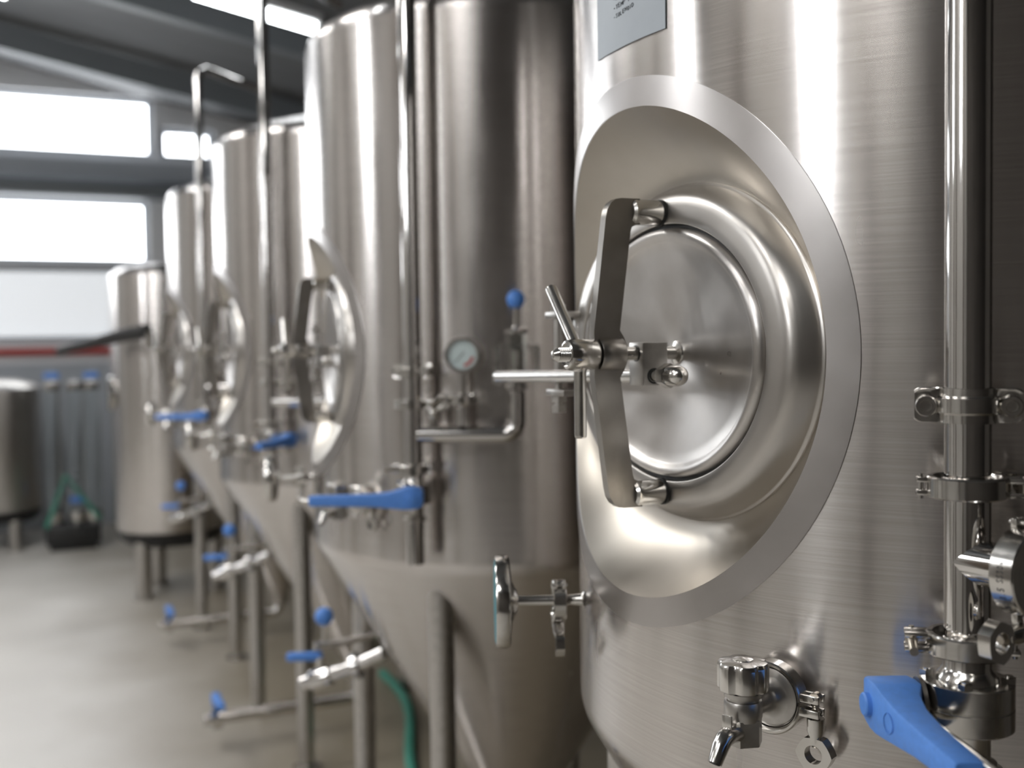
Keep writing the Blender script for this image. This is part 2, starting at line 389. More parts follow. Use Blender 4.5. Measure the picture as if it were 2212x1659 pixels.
    for d in (Vector((0, 0, -1)), Vector((0, 0.68, 0.733))):
        o = Vector((-0.6345, 0, ZC)); mm = frame(o + d * 0.016, d, (1, 0, 0)); l = 0.090 if d.y == 0 else 0.104
        b = MB(); b.lathe([(0.0, 0), (0.0105, 0.0), (0.0086, 0.004), (0.0080, 0.006), (0.0080, l - 0.005), (0.0074, l - 0.0015), (0.0055, l), (0, l)], mm, 24, caps=False); b.build('nut_arm', M['steel'], nut)
    # legs
    for k in range(4):
        a = PI / 4 + math.radians(8) + k * PI / 2; x, y = 0.5 * math.cos(a), 0.5 * math.sin(a)
        b = MB(); b.tube([(x, y, 0.03), (x, y, 1.06)], 0.032, 28); leg = b.build('leg', M['cast'], root)
        b = MB(); b.lathe([(0, 0), (0.055, 0), (0.055, 0.010), (0.022, 0.016), (0.022, 0.05), (0, 0.05)], T(x, y, 0.0), 28, caps=False); b.build('foot', M['steel'], leg)
    return root

ZEND = lathe_cone(MB())
TANKS = []
S = 1.65
tank_labels = ['brushed steel fermentation tank with the grey handwritten note and a sharp oval manway',
               'blurred steel fermentation tank standing next behind the one with the note',
               'third steel fermentation tank along the row from the one with the note',
               'fourth steel fermentation tank along the row from the one with the note']
t0 = make_tank(tank_labels[0]); t0['group'] = 'row of fermentation tanks'; TANKS.append(t0)
for k in (1, 2, 3): TANKS.append(dup(t0, T(0, S * k, 0) @ Matrix.Rotation(math.radians((0, -8, -4, -2)[k]), 4, 'Z'), tank_labels[k]))
WHICH = ['tank with the grey note', 'second tank of the row', 'third tank of the row', 'fourth tank of the row']

# ------------------------------------------------------------------ grey note with handwriting
nt_root = thing('note_sheet', 'grey vinyl note with handwritten lines stuck on the nearest tank', 'note', T(0, 0, 0))
b = MB(); s0, s1, z0, z1 = -0.0905, 0.0745, 2.0225, 2.190
grid = [[on_cyl(s0 + (s1 - s0) * i / 16, z0 + (z1 - z0) * j / 4, R + 0.0016) for i in range(17)] for j in range(5)]
inn = [[on_cyl(s0 + (s1 - s0) * i / 16, z0 + (z1 - z0) * j / 4, R + 0.0006) for i in range(17)] for j in range(5)]
b.loops(grid, False); b.loops(inn, False)
rim = lambda g: g[0] + [r[-1] for r in g[1:]] + list(reversed(g[-1][:-1])) + [r[0] for r in reversed(g[1:-1])]
b.loops([rim(grid), rim(inn)]); b.build('sheet', M['note'], nt_root, angle=20)
GL = {'T': [[(0, 1), (.8, 1)], [(.4, 1), (.4, 0)]], 'E': [[(.7, 1), (0, 1), (0, 0), (.7, 0)], [(0, .5), (.55, .5)]], 'M': [[(0, 0), (.1, 1), (.45, .3), (.8, 1), (.9, 0)]],
      'P': [[(0, 0), (0, 1), (.6, .95), (.65, .6), (0, .5)]], 'S': [[(.7, .9), (.3, 1), (.05, .75), (.65, .3), (.4, 0), (0, .1)]], 'O': [[(.4, 1), (0, .6), (.2, 0), (.6, .1), (.75, .6), (.4, 1)]],
      'L': [[(0, 1), (0, 0), (.6, 0)]], 'N': [[(0, 0), (0, 1), (.7, 0), (.7, 1)]], 'I': [[(.2, 1), (.2, 0)]], 'D': [[(0, 0), (0, 1), (.5, .9), (.75, .5), (.5, .05), (0, 0)]],
      '-': [[(.1, .45), (.5, .5)]], 'R': [[(0, 0), (0, 1), (.6, .95), (.65, .6), (0, .5), (.7, 0)]], 'B': [[(0, 0), (0, 1), (.6, .9), (.1, .5), (.7, .25), (0, 0)]],
      'Q': [[(.4, 1), (0, .6), (.2, 0), (.6, .1), (.75, .6), (.4, 1)], [(.45, .3), (.8, -.1)]], '1': [[(.1, .8), (.35, 1), (.35, 0)]], '5': [[(.7, 1), (.1, 1), (.05, .55), (.6, .5), (.6, .1), (0, 0)]],
      '.': [[(.2, 0), (.25, .08)]], '3': [[(.05, .95), (.6, .9), (.3, .55), (.65, .3), (.3, 0), (0, .1)]], '0': [[(.35, 1), (0, .6), (.1, .1), (.4, 0), (.65, .4), (.6, .85), (.35, 1)]],
      '4': [[(.5, 0), (.5, 1), (0, .35), (.75, .35)]], 'A': [[(0, 0), (.35, 1), (.7, 0)], [(.15, .4), (.55, .4)]], '8': [[(.35, .5), (.05, .8), (.35, 1), (.6, .8), (.35, .5), (0, .2), (.35, 0), (.65, .2), (.35, .5)]], ' ': []}
def write(b, text, put, h, w, thick, jit=0.0):
    x = 0.0
    for ch in text:
        jy = random.uniform(-jit, jit)
        for st in GL[ch]:
            b.tube([put(x + px * w, (py + jy) * h) for px, py in st], thick, 6)
        x += w * (0.85 if ch == 'I' else 1.12)
b = MB(); put = lambda y0, zb: (lambda x, y: on_cyl(-(y0 - (-1) * 0) * -1 - x, zb + y, R + 0.0018))
write(b, '-TEMP PR', lambda x, y: on_cyl(0.0215 - x, 2.0735 + y + x * 0.05, R + 0.0018), 0.0052, 0.0056, 0.00042, 0.12)
write(b, '-SOLENOID', lambda x, y: on_cyl(0.0215 - x, 2.0625 + y + x * 0.06, R + 0.0018), 0.0048, 0.0052, 0.00042, 0.12)
write(b, '-RTD', lambda x, y: on_cyl(0.0215 - x, 2.0845 + y + x * 0.05, R + 0.0018), 0.0050, 0.0056, 0.00042, 0.12)
b.build('handwriting', M['ink'], nt_root)

# ------------------------------------------------------------------ fittings
def clamp_parts(root, r_in=0.0285, r_out=0.0378, h=0.0102, nut=True, s=1.0):
    """two piece pipe clamp, axis local Z, bolt on local +X, hinge on local -X"""
    prof = [(r_in, -h * 0.55), (r_in + 0.003, -h), (r_out - 0.0015, -h), (r_out, -h + 0.0015), (r_out, h - 0.0015), (r_out - 0.0015, h), (r_in + 0.003, h), (r_in, h * 0.55)]
    for sg in (1, -1):
        b = MB(); a0, a1 = (0.06, PI - 0.05) if sg > 0 else (PI + 0.05, 2 * PI - 0.06)
        b.lathe(prof, I4, 40, a0, a1)
        for zz in (1, -1):
            b.box((r_out + 0.0075, sg * 0.0078, zz * h * 0.68), (0.024, 0.0085, h * 0.56), bevel=0.0012)
            b.box((-r_out - 0.0030, sg * 0.0032, zz * h * 0.62), (0.012, 0.0062, h * 0.5), bevel=0.001)
        b.build('clamp_half', M['steel'], root, angle=40)
    b = MB(); b.lathe([(0.0, -h * 1.15), (0.0026, -h * 1.15), (0.0026, h * 1.15), (0.0, h * 1.15)], T(r_out + 0.0125, -0.0085, 0), 14, caps=False)
    b.build('bolt_pin', M['steel'], root); b = MB(); b.lathe([(0.0, -h * 1.2), (0.0024, -h * 1.2), (0.0024, h * 1.2), (0.0, h * 1.2)], T(-r_out - 0.0045, 0, 0), 14, caps=False); b.build('hinge_pin', M['steel'], root)
    b = MB(); b.lathe([(0.0, -0.0042), (0.0062, -0.0042), (0.0062, 0.0042), (0.0, 0.0042)], T(r_out + 0.0125, -0.0085, 0), 18, caps=False)
    tp = [(0.0042 if i % 2 else 0.0035, -0.006 + i * 0.0013) for i in range(40)]
    b.lathe(tp, frame((r_out + 0.0125, 0.0, 0), (0, 1, 0)), 16); b.build('eye_bolt', M['thread'], root)
    if nut:
        b = MB(); wing_nut(b, frame((r_out + 0.0125, 0.0135, 0), (0, 1, 0), (1, 0, 0)), s); b.build('wing_nut', M['steel'], root)

def tri_clamp(label, m, group='pipe clamps', **k):
    root = thing('pipe_clamp', label, 'clamp', m, group); clamp_parts(root, **k); return root

PX, PY = -0.4505, -0.4475
RP = 0.0212
BR = Vector((0.10, -0.995, 0)).normalized()
TEE_Z = 1.434
def pipe_run(label, m, branch_dir, branch_len, elbow):
    """riser pipe with ferrules; tee at TEE_Z; local origin on the pipe axis at floor level"""
    root = thing('riser_pipe', label, 'pipe', m, 'riser pipes along the tank row')
    b = MB(); b.tube([(0, 0, 1.514), (0, 0, 2.98), (0.012, 0.012, 3.03), (0.05, 0.05, 3.06), (0.20, 0.20, 3.06), (0.40, 0.40, 3.06)], RP, 40, True)
    b.lathe([(RP, 0), (0.0272, 0.001), (0.0272, 0.003), (RP, 0.006)], T(0, 0, 1.508), 40, caps=False); b.build('upper_tube', M['pipe'], root)
    b = MB(); b.lathe([(RP, -0.148), (0.0272, -0.150), (0.0272, -0.147), (RP, -0.142), (RP, -0.003), (0.0272, 0.000), (0.0272, 0.003), (RP, 0.003)], T(0, 0, 1.502), 40)
    d = Vector(branch_dir).normalized()
    if elbow:
        rr = 0.032; e = d * branch_len; pts = [d * 0.0]
        pts += [e - d * rr * (1 - math.sin(i / 6 * PI / 2)) + Vector((0, 0, rr * (1 - math.cos(i / 6 * PI / 2)))) for i in range(7)] + [e + Vector((0, 0, 0.100))]
        b.tube([Vector((0, 0, TEE_Z)) + p for p in pts], RP * 0.92, 32)
    else:
        b.tube([Vector((0, 0, TEE_Z)), Vector((0, 0, TEE_Z)) + d * branch_len], RP, 40)
        mm = frame(Vector((0, 0, TEE_Z)) + d * (branch_len - 0.004), d); b.lathe([(RP, 0), (0.0272, 0.003), (0.0272, 0.006), (RP, 0.006)], mm, 40, caps=False)
        mm2 = frame(Vector((0, 0, TEE_Z)), d); 
    b.build('tee', M['pipe'], root)
    return root

def hanger(label, m):
    """two winged saddle plates bolted round the pipe; local X along the wings, local Y away from the tank"""
    root = thing('pipe_hanger', label, 'bracket', m, 'pipe hangers')
    def plate(r, flip):
        prof = []
        b = MB()
        zz = [-0.0165, -0.0150, -0.0070, -0.0050, 0.0060, 0.0078, 0.0150, 0.0165]
        bulge = [0, 0, 0.0, 0.0042, 0.0042, 0.0, 0, 0]
        L = []
        for z, bu in zip(zz, bulge):
            row = []
            for i in range(25):
                a = -PI / 2 * 0.93 + i / 24 * PI * 0.93
                row.append(Vector(((r + bu) * math.sin(a), flip * (r + bu) * math.cos(a), z)))
            wing0 = [Vector((-x, flip * (0.005 if abs(z) < 0.0155 else 0.0055), z * (1.0 if x < 0.0415 else (0.80 if x > 0.047 else 0.93)))) for x in (0.0480, 0.045, 0.041, 0.034, 0.0285)]
            wing1 = [Vector((-p.x, p.y, p.z)) for p in reversed(wing0)]
            L.append(wing0 + row + wing1)
        b.loops(L, False)
        b2 = bmesh.new(); me = bpy.data.meshes.new('tmp'); b.bm.to_mesh(me); b2.from_mesh(me); bpy.data.meshes.remove(me)
        bmesh.ops.solidify(b2, geom=list(b2.faces), thickness=0.0022); b.bm.clear(); b.merge(b2)
        return b
    plate(RP + 0.0030, 1).build('front_plate', M['steel'], root, angle=50)
    plate(RP + 0.0030, -1).build('rear_plate', M['steel'], root, angle=50)
    for sx in (-1, 1):
        mm = frame((sx * 0.0375, 0.0078, 0), (0, 1, 0))
        b = MB(); b.lathe([(0.0, 0), (0.0098, 0.0), (0.0102, 0.001), (0.0102, 0.0085), (0.0092, 0.0100), (0.0060, 0.0100), (0.0054, 0.0092), (0.0054, 0.004), (0.0, 0.004)], mm, 28, caps=False)
        bo = b.build('socket_bolt', M['steel'], root)
    b = MB(); b.lathe([(0.0, 0), (0.0070, 0), (0.0070, 0.0350), (0.0, 0.0350)], frame((0, -RP - 0.0075, 0), (0, -1, 0)), 20, caps=False); b.build('standoff', M['steel'], root)
    b = MB(); write(b, '-A8AN', lambda x, y: Vector(((RP + 0.0074) * math.sin((x - 0.011) / RP), (RP + 0.0074) * math.cos((x - 0.011) / RP), y - 0.0022)), 0.0052, 0.0050, 0.00035)
    b.build('stamped_letters', M['thread'], root)
    return root

def valve(label, m, arm_len=0.165, fy=1):
    """butterfly valve, axis local Z (origin mid body); stem local +X; lever arm local -Y"""
    root = thing('butterfly_valve', label, 'valve', m, 'butterfly valves')
    b = MB(); b.lathe([(RP, 0.0555), (0.0272, 0.0555), (0.0272, 0.052), (0.0222, 0.049), (0.0222, 0.036), (0.0235, 0.0335), (0.0282, 0.0275), (0.0288, 0.0235), (0.0418, 0.0235), (0.0428, 0.0225), (0.0428, 0.0012), (0.0420, 0.0005),
                       (0.0420, -0.0005), (0.0428, -0.0012), (0.0428, -0.0205), (0.0418, -0.0215), (0.0225, -0.0215), (0.0215, -0.026), (0.0215, -0.052), (0.0272, -0.056), (0.0272, -0.060), (RP, -0.060)], I4, 64, caps=False)
    b.build('valve_body', M['steel'], root)
    for k in range(4):
        a = math.radians(65) + k * PI / 2
        b = MB(); b.hexnut(T(0.0365 * math.cos(a), 0.0365 * math.sin(a), 0.0236), 0.0072, 0.0055)
        b.lathe([(0.0, 0), (0.004, 0), (0.004, 0.002), (0, 0.002)], T(0.0365 * math.cos(a), 0.0365 * math.sin(a), 0.029), 14, caps=False); b.build('flange_bolt', M['steel'], root)
    xm = frame((0, 0, 0), (1, 0, 0), (0, 0, 1))
    b = MB(); b.lathe([(0.0, 0.040), (0.0115, 0.040), (0.0115, 0.060), (0.0, 0.060)], xm, 24, caps=False)
    b.prism([(0.026 * math.cos(a) * 1.0, 0.021 * math.sin(a)) for a in [2 * PI * i / 28 for i in range(28)]], 0.0442, 0.0482, xm, 0.001)
    b.build('stem_collar', M['cast'], root)
    # lever: head round the stem and an arm along -Y; sections (y, x0, x1, z0, z1)
    sec = [(0.0260, 0.056, 0.088, -0.010, 0.012), (0.0235, 0.052, 0.092, -0.016, 0.018), (0.016, 0.0495, 0.0945, -0.021, 0.0225), (0.0, 0.0490, 0.0950, -0.024, 0.0245), (-0.014, 0.0490, 0.095, -0.024, 0.0245),
           (-0.017, 0.0500, 0.0947, -0.024, 0.0235), (-0.030, 0.0560, 0.0935, -0.023, 0.0195), (-0.055, 0.0590, 0.0900, -0.021, 0.0140), (-0.090, 0.0580, 0.0855, -0.018, 0.0100), (-arm_len + 0.003, 0.0540, 0.0800, -0.015, 0.0075), (-arm_len, 0.0550, 0.0790, -0.014, 0.0065)]
    b = MB(); L = []
    for y, x0, x1, zz0, zz1 in sec:
        c = min(0.0035, (x1 - x0) * 0.2)
        y *= fy; L.append([Vector(p) for p in ((x0 + c, y, zz0), (x1 - c, y, zz0), (x1 - c * 0.3, y, zz0 + c * 0.3), (x1, y, zz0 + c), (x1, y, zz1 - c), (x1 - c * 0.3, y, zz1 - c * 0.3), (x1 - c, y, zz1), (x0 + c, y, zz1), (x0 + c * 0.3, y, zz1 - c * 0.3), (x0, y, zz1 - c), (x0, y, zz0 + c), (x0 + c * 0.3, y, zz0 + c * 0.3))])
    b.loops(L, True, True, True); lev = b.build('lever', M['blue'], root, label='blue plastic lever handle', angle=32)
    b = MB(); b.lathe([(0.0115, 0.093), (0.0115, 0.0995), (0.0100, 0.1010), (0.0, 0.1015)], xm, 28, caps=False); b.build('lever_cap', M['blue'], lev)
    b = MB(); b.lathe([(0.0088, 0), (0.0096, 0), (0.0096, 0.0006), (0.0088, 0.0006)], frame((0.0918, -0.045 * fy, -0.003), (1, -0.10 * fy, 0)), 28, caps=False); b.build('lever_ring_mark', M['blue'], lev)
    b = MB(); b.tube([(0.0500, -0.012 * fy, -0.004), (0.0490, -0.05 * fy, -0.007), (0.0370, (-arm_len - 0.020) * fy, -0.009), (0.0368, (-arm_len - 0.024) * fy, -0.009)], [0.0062, 0.0062, 0.0062, 0.004], 14); b.build('lock_trigger', M['steel'], lev, label='grey metal locking bar')
    return root

def sample_tap(label, m):
    """local Z out of the tank, local X sideways to the clamp bolt, local Y up"""
    root = thing('sample_tap', label, 'valve', m, 'sample taps')
    b = MB(); b.lathe([(0.0185, 0.0009), (0.0185, 0.012), (0.0275, 0.017), (0.0320, 0.018), (0.0320, 0.0225), (0.0185, 0.0225)], I4, 48, caps=False); b.build('weld_ferrule', M['steel'], root)
    b = MB(); b.lathe([(0.0, 0.0230), (0.0320, 0.0230), (0.0320, 0.0270), (0.0290, 0.0285), (0.0245, 0.0288), (0.0215, 0.0300), (0.0150, 0.0345), (0.0118, 0.0400), (0.0118, 0.0760), (0.0, 0.0760)], I4, 48, caps=False)
    bz = 0.085
    v = frame((0, 0, bz), (0, 1, 0), (0, 0, 1))        # local Z of v is up
    b.prism([(0.0208 * math.cos(PI / 3 * i + 0.35), 0.0208 * math.sin(PI / 3 * i + 0.35)) for i in range(6)], -0.0335, -0.006, v, 0.0022, 2)
    b.lathe([(0.0, -0.008), (0.0190, -0.008), (0.0200, -0.004), (0.0204, 0.0095), (0.0192, 0.0125), (0.0165, 0.0130), (0.0165, 0.0160), (0.0200, 0.0165), (0.0205, 0.0215), (0.0, 0.0215)], v, 40, caps=False)
    b.build('tap_body', M['cast'], root)
    pts = []
    n = 72
    for i in range(n):
        a = 2 * PI * i / n; q = abs(((a / (2 * PI) * 6 + 0.35) % 1) - 0.5) * 2
        pts.append(((0.0272 - 0.0036 * max(0, (0.42 - q) / 0.42) ** 0.6) * math.cos(a), (0.0272 - 0.0036 * max(0, (0.42 - q) / 0.42) ** 0.6) * math.sin(a)))
    b = MB(); L = []
    for f, z in ((0.80, 0.0218), (0.86, 0.0222), (0.985, 0.0245), (1.0, 0.0275), (1.0, 0.0480), (0.975, 0.0515), (0.93, 0.0532), (0.70, 0.0545), (0.46, 0.0552)):
        L.append([v @ Vector((x * f, y * f, z)) for x, y in pts])
    b.loops(L, True, True, True)
    kn = b.build('knob', M['steel'], root, angle=32)
    b = MB(); b.lathe([(0.0110, 0.0548), (0.0108, 0.0558), (0.0075, 0.0574), (0.0, 0.0582)], v, 28, caps=False); b.build('knob_boss', M['steel'], kn)
    b = MB(); b.tube([(0, -0.0200, bz + 0.008), (0, -0.0175, bz + 0.024), (0, -0.0170, bz + 0.032), (-0.0005, -0.0195, bz + 0.040), (-0.001, -0.0255, bz + 0.0465), (-0.002, -0.040, bz + 0.056)], [0.0110, 0.0100, 0.0098, 0.0095, 0.0090, 0.0074], 24, True); sp = b.build('spout', M['steel'], root)
    b = MB(); b.lathe([(0.0, 0), (0.0055, 0), (0.0055, 0.0006), (0.0, 0.0006)], frame((-0.00205, -0.0401, bz + 0.05605), (-0.001, -0.0145, 0.0095)), 20, caps=False); b.build('spout_opening', M['black'], sp)
    b = MB(); b.box((0.0, -0.0055, bz + 0.034), (0.011, 0.020, 0.0025), bevel=0.0006); b.build('spout_fin', M['steel'], sp)
    return root

def thermometer(label, m):
    """dial on a short stem: local Z out of the tank, local Y up"""
    root = thing('dial_thermometer', label, 'thermometer', m, 'dial thermometers')
    b = MB(); b.lathe([(0.0125, 0.0012), (0.0105, 0.0025), (0.0088, 0.005), (0.0080, 0.016), (0.0074, 0.017), (0.0074, 0.100), (0.0, 0.100)], I4, 28, caps=False)
    b.lathe([(0.0074, 0.032), (0.0240, 0.034), (0.0240, 0.037), (0.0240, 0.0405), (0.0074, 0.0425)], I4, 36, caps=False); b.build('stem', M['steel'], root)
    b = MB(); b.lathe([(0.0070, 0.0965), (0.0160, 0.0985), (0.0190, 0.1010), (0.0300, 0.1060), (0.0620, 0.1090), (0.0660, 0.1110), (0.0668, 0.1140), (0.0668, 0.1280), (0.0655, 0.1300), (0.0615, 0.1300), (0.0615, 0.1275)], I4, 64, caps=False); b.build('dial_case', M['steel'], root)
    b = MB(); b.lathe([(0.0, 0.1275), (0.0614, 0.1275), (0.0614, 0.1300), (0.0560, 0.1315), (0.0, 0.1325)], I4, 48, caps=False); b.build('dial_glass', M['teal'], root, label='domed dark teal dial glass')
    return root

def pressure_gauge(label, m):
    """face along local -Y, stem along local Z down to the origin"""
    root = thing('pressure_gauge', label, 'gauge', m, 'pressure gauges')
    b = MB(); b.lathe([(0.0, 0), (0.021, 0.0), (0.0275, 0.002), (0.0275, 0.006), (0.016, 0.010), (0.008, 0.014), (0.008, 0.075), (0, 0.075)], I4, 32, caps=False); b.build('stem', M['steel'], root)
    fm = frame((0, 0.012, 0.105), (0, -1, 0), (1, 0, 0))
    b = MB(); b.lathe([(0.0, 0), (0.038, 0.0), (0.041, 0.003), (0.042, 0.026), (0.040, 0.030), (0.034, 0.0295), (0.034, 0.024)], fm, 48, caps=False); b.build('dial_case', M['cast'], root)
    b = MB(); b.lathe([(0.034, 0.0243), (0.0, 0.0243)], fm, 40, caps=False); f = b.build('dial_face', M['dial'], root, label='pale green dial face')
    b = MB(); b.prism([(-0.001, -0.008), (0.001, -0.008), (0.0006, 0.024), (-0.0006, 0.024)], 0.0246, 0.0252, fm @ Matrix.Rotation(2.4, 4, 'Z')); b.build('needle', M['black'], f)
    b = MB()
    for i in range(11):
        a = -2.2 + i * 0.44; b.prism([(-0.0007, 0.025), (0.0007, 0.025), (0.0007, 0.031), (-0.0007, 0.031)], 0.0245, 0.0248, fm @ Matrix.Rotation(a, 4, 'Z'))
    b.build('scale_marks', M['black'], f)
    b = MB(); b.lathe([(0.027, 0), (0.031, 0), (0.031, 0.0006), (0.027, 0.0006)], fm @ T(0, 0, 0.0244), 20, 0.3, 1.3) if False else b.prism([(0.022 * math.cos(a), 0.022 * math.sin(a)) for a in (0.2, 0.6, 1.0, 1.4)] + [(0.029 * math.cos(a), 0.029 * math.sin(a)) for a in (1.4, 1.0, 0.6, 0.2)], 0.0245, 0.0248, fm @ Matrix.Rotation(-1.6, 4, 'Z')); b.build('red_arc', M['red'], f)
    return root

def sight_glass(label, m):
    root = thing('relief_valve', label, 'valve', m, 'relief valves')
    b = MB(); b.lathe([(0.0, 0), (0.0272, 0), (0.0272, 0.006), (0.022, 0.010), (0.022, 0.016), (0.0, 0.016)], I4, 32, caps=False); b.build('base_ferrule', M['steel'], root)
    b = MB(); b.lathe([(0.0215, 0.0165), (0.0235, 0.0165), (0.0235, 0.128), (0.0215, 0.128)], I4, 32, caps=False); b.build('glass_tube', M['glass'], root, label='clear cylinder')
    b = MB(); b.lathe([(0.0, 0.1285), (0.027, 0.1285), (0.027, 0.136), (0.010, 0.140), (0.0055, 0.146), (0.0055, 0.190), (0, 0.190)], I4, 32, caps=False); b.lathe([(0.0, 0.017), (0.010, 0.017), (0.012, 0.09), (0.0, 0.10)], I4, 24, caps=False); b.build('cap_and_stem', M['steel'], root)
    b = MB(); b.sphere((0, 0, 0.207), 0.0215); b.build('ball_knob', M['blue'], root, label='blue ball knob')
    b = MB()
    for sx in (-1, 1): b.box((sx * 0.052, 0, 0.055), (0.003, 0.030, 0.085), bevel=0.0008)
    b.box((0, 0, 0.0985), (0.107, 0.030, 0.003), bevel=0.0008); 
    b2 = b; b2.build('guard', M['glass'], root, label='clear guard around the cylinder')
    return root

def racking_outlet(label, m):
    """short pipe from the cone with a ball valve and blue T handle; local -X to the aisle"""
    root = thing('racking_valve', label, 'valve', m, 'racking valves on the cones')
    b = MB(); b.tube([(0.183, -0.107, 0.084), (0.11, -0.065, 0.045), (0.0, 0.0, 0.0), (-0.03, 0.018, -0.012)], 0.021, 24)
    b.lathe([(0.021, 0), (0.038, 0.001), (0.038, 0.018), (0.021, 0.019)], frame((0.12, -0.07, 0.050), (-0.87, 0.5, -0.36)), 28, caps=False)
    b.lathe([(0.0, -0.03), (0.030, -0.03), (0.032, 0.0), (0.030, 0.03), (0, 0.03)], frame((0.02, -0.012, 0.008), (-0.87, 0.5, -0.36)), 28, caps=False); b.build('outlet_pipe', M['pipe'], root)
    b = MB(); b.lathe([(0.0, 0), (0.012, 0), (0.012, 0.05), (0, 0.05)], T(0.02, -0.012, 0.02), 20, caps=False); b.build('valve_stem', M['steel'], root)
    b = MB(); b.box((-0.025, 0.006, 0.070), (0.105, 0.030, 0.024), Matrix.Rotation(-0.35, 4, 'Z'), bevel=0.008); b.build('handle', M['blue'], root, label='blue grip')
    return root

def ball_cock(label, m):
    root = thing('drain_cock', label, 'valve', m, 'small drain cocks')
    b = MB(); b.tube([(0.19, 0, 0.018), (0.05, 0, 0.0), (-0.03, 0, 0.0)], 0.012, 18); b.lathe([(0.0, 0), (0.006, 0), (0.006, 0.07), (0, 0.07)], T(0, 0, 0), 16, caps=False); b.build('cock_body', M['steel'], root)
    b = MB(); b.sphere((0, 0, 0.085), 0.027); b.build('ball_knob', M['blue'], root, label='blue ball knob')
    return root

def bottom_outlet(label, m):
    root = thing('bottom_outlet', label, 'valve', m, 'cone bottom outlets')
    b = MB(); b.tube([(0.66, 0, 0.05), (0.655, 0, 0.03), (0.63, 0, 0.004), (0.58, 0, 0.0), (0.0, 0, 0.0)], 0.026, 24)
    b.lathe([(0.026, -0.02), (0.046, -0.02), (0.046, 0.02), (0.026, 0.02)], frame((0.05, 0, 0), (1, 0, 0)), 28, caps=False); b.build('outlet_pipe', M['pipe'], root)
    b = MB(); b.box((0.05, 0.0, 0.078), (0.036, 0.045, 0.05), bevel=0.01); b.box((0.05, -0.08, 0.088), (0.030, 0.15, 0.026), bevel=0.008); b.build('handle', M['blue'], root, label='blue lever handle')
    return root

# ---- fittings of the tank with the note
rz = lambda a: Matrix.Rotation(a, 4, 'Z')
pipe1 = pipe_run('polished riser pipe with tee on the tank with the grey note', T(PX, PY, 0), BR, 0.062, False)
hang1 = hanger('winged bolted pipe hanger on the riser of the tank with the note', frame((PX, PY, 1.583), (0, 0, 1), (0.80, -0.60, 0)) @ rz(PI))
# hanger: local Y has to face away from the tank
hang1.matrix_world = Matrix(((0.714, -0.700, 0, PX), (-0.700, -0.714, 0, PY), (0, 0, 1, 1.583), (0, 0, 0, 1)))
cl_a = tri_clamp('ring clamp with bolt above the tee on the polished riser pipe', frame((PX, PY, 1.505), (0, 0, 1), (0.78, -0.62, 0)))
cl_b = tri_clamp('ring clamp between the tee and the blue-levered valve nearest the camera', frame((PX, PY, 1.3535), (0, 0, 1), (-0.75, 0.66, 0)), nut=False)
bc = Vector((PX, PY, TEE_Z)) + BR * 0.0645
cl_c = tri_clamp('engraved ring clamp closing the side branch of the tee', frame(bc, BR, (0.10, 0.0, -0.995)) @ Matrix.Diagonal((1, -1, -1, 1)), r_out=0.0405, h=0.0125, s=1.08)
b = MB(); b.lathe([(0.0, 0.004), (0.010, 0.0042), (0.012, 0.006), (0.014, 0.004), (0.0245, 0.0035), (0.0272, 0.0035), (0.0272, -0.001), (0.0, -0.001)], frame(bc + BR * 0.002, BR), 40, caps=False)
tag(b.build('end_cap', M['steel']), 'round blank cap inside the engraved clamp of the tee branch', 'cap')
b = MB(); cm = frame(bc, BR, (0, 0, -1))
write(b, 'QS 1.5 SS304', lambda x, y: cm @ Vector((0.0408 * math.cos(-0.75 - x / 0.0405), 0.0408 * math.sin(-0.75 - x / 0.0405), -(y - 0.0030))), 0.0062, 0.0036, 0.00036)
b.build('engraved_text', M['ink'], cl_c).matrix_parent_inverse = cl_c.matrix_world.inverted()
r0 = Vector((math.cos(math.radians(23.9)), -math.sin(math.radians(23.9)), 0)); f0 = Vector((-r0.y, r0.x, 0))
vm = Matrix(((-r0.x, f0.x, 0, PX), (-r0.y, f0.y, 0, PY), (0, 0, 1, 1.295), (0, 0, 0, 1)))
vm = T(PX, PY, 1.295) @ Matrix.Rotation(math.atan2(-r0.y, -r0.x), 4, 'Z')
val1 = valve('butterfly valve with a large blue lever below the polished riser pipe', vm, 0.165, -1)
# stem points away from the view direction's right side; lever arm must come toward -f0
b = MB(); b.lathe([(0.0215, 0.0), (0.0272, 0.0), (0.0272, -0.010), (0.0215, -0.012)], T(PX, PY, 1.2335), 36, caps=False)
b.lathe([(0.030, 0.002), (0.0335, 0.002), (0.0335, -0.006), (0.030, -0.006)], T(PX, PY, 1.2305), 40, caps=False)
tag(b.build('seal_ring', M['white_plastic']), 'pale seal ring under the butterfly valve with the large blue lever', 'seal')
SN = Vector((-0.903, -0.430, 0)).normalized(); ST = Vector((-SN.y, SN.x, 0)) * 1.0
ST = Vector((0.430, -0.903, 0)).normalized()
sp0 = Vector((-0.5128, -0.2420, 1.256))
tapm = frame(sp0, SN, ST)
tap1 = sample_tap('steel sample tap with lobed round knob low on the tank with the note', tapm)
tapc1 = tri_clamp('ring clamp with hanging eye nut around the lobed sample tap', frame(sp0 + SN * 0.0228, SN, ST) @ Matrix.Rotation(0.0, 4, 'Z') @ Matrix.Diagonal((1, -1, -1, 1)), r_in=0.0332, r_out=0.0400, h=0.0095, s=1.12)
TN_ = Vector((-0.929, 0.370, 0)).normalized()
thm = frame((-0.5371, 0.1818, 1.2709), TN_, (0, 0, 1))
th1 = thermometer('sharp dial thermometer seen edge-on beside the tank with the note', thm)
thc1 = tri_clamp('small ring clamp on the stem of the sharp edge-on thermometer', frame(Vector((-0.5371, 0.1818, 1.2709)) + TN_ * 0.0372, TN_, (0.2, 0.59, -0.78)) , r_in=0.0250, r_out=0.0300, h=0.0095)

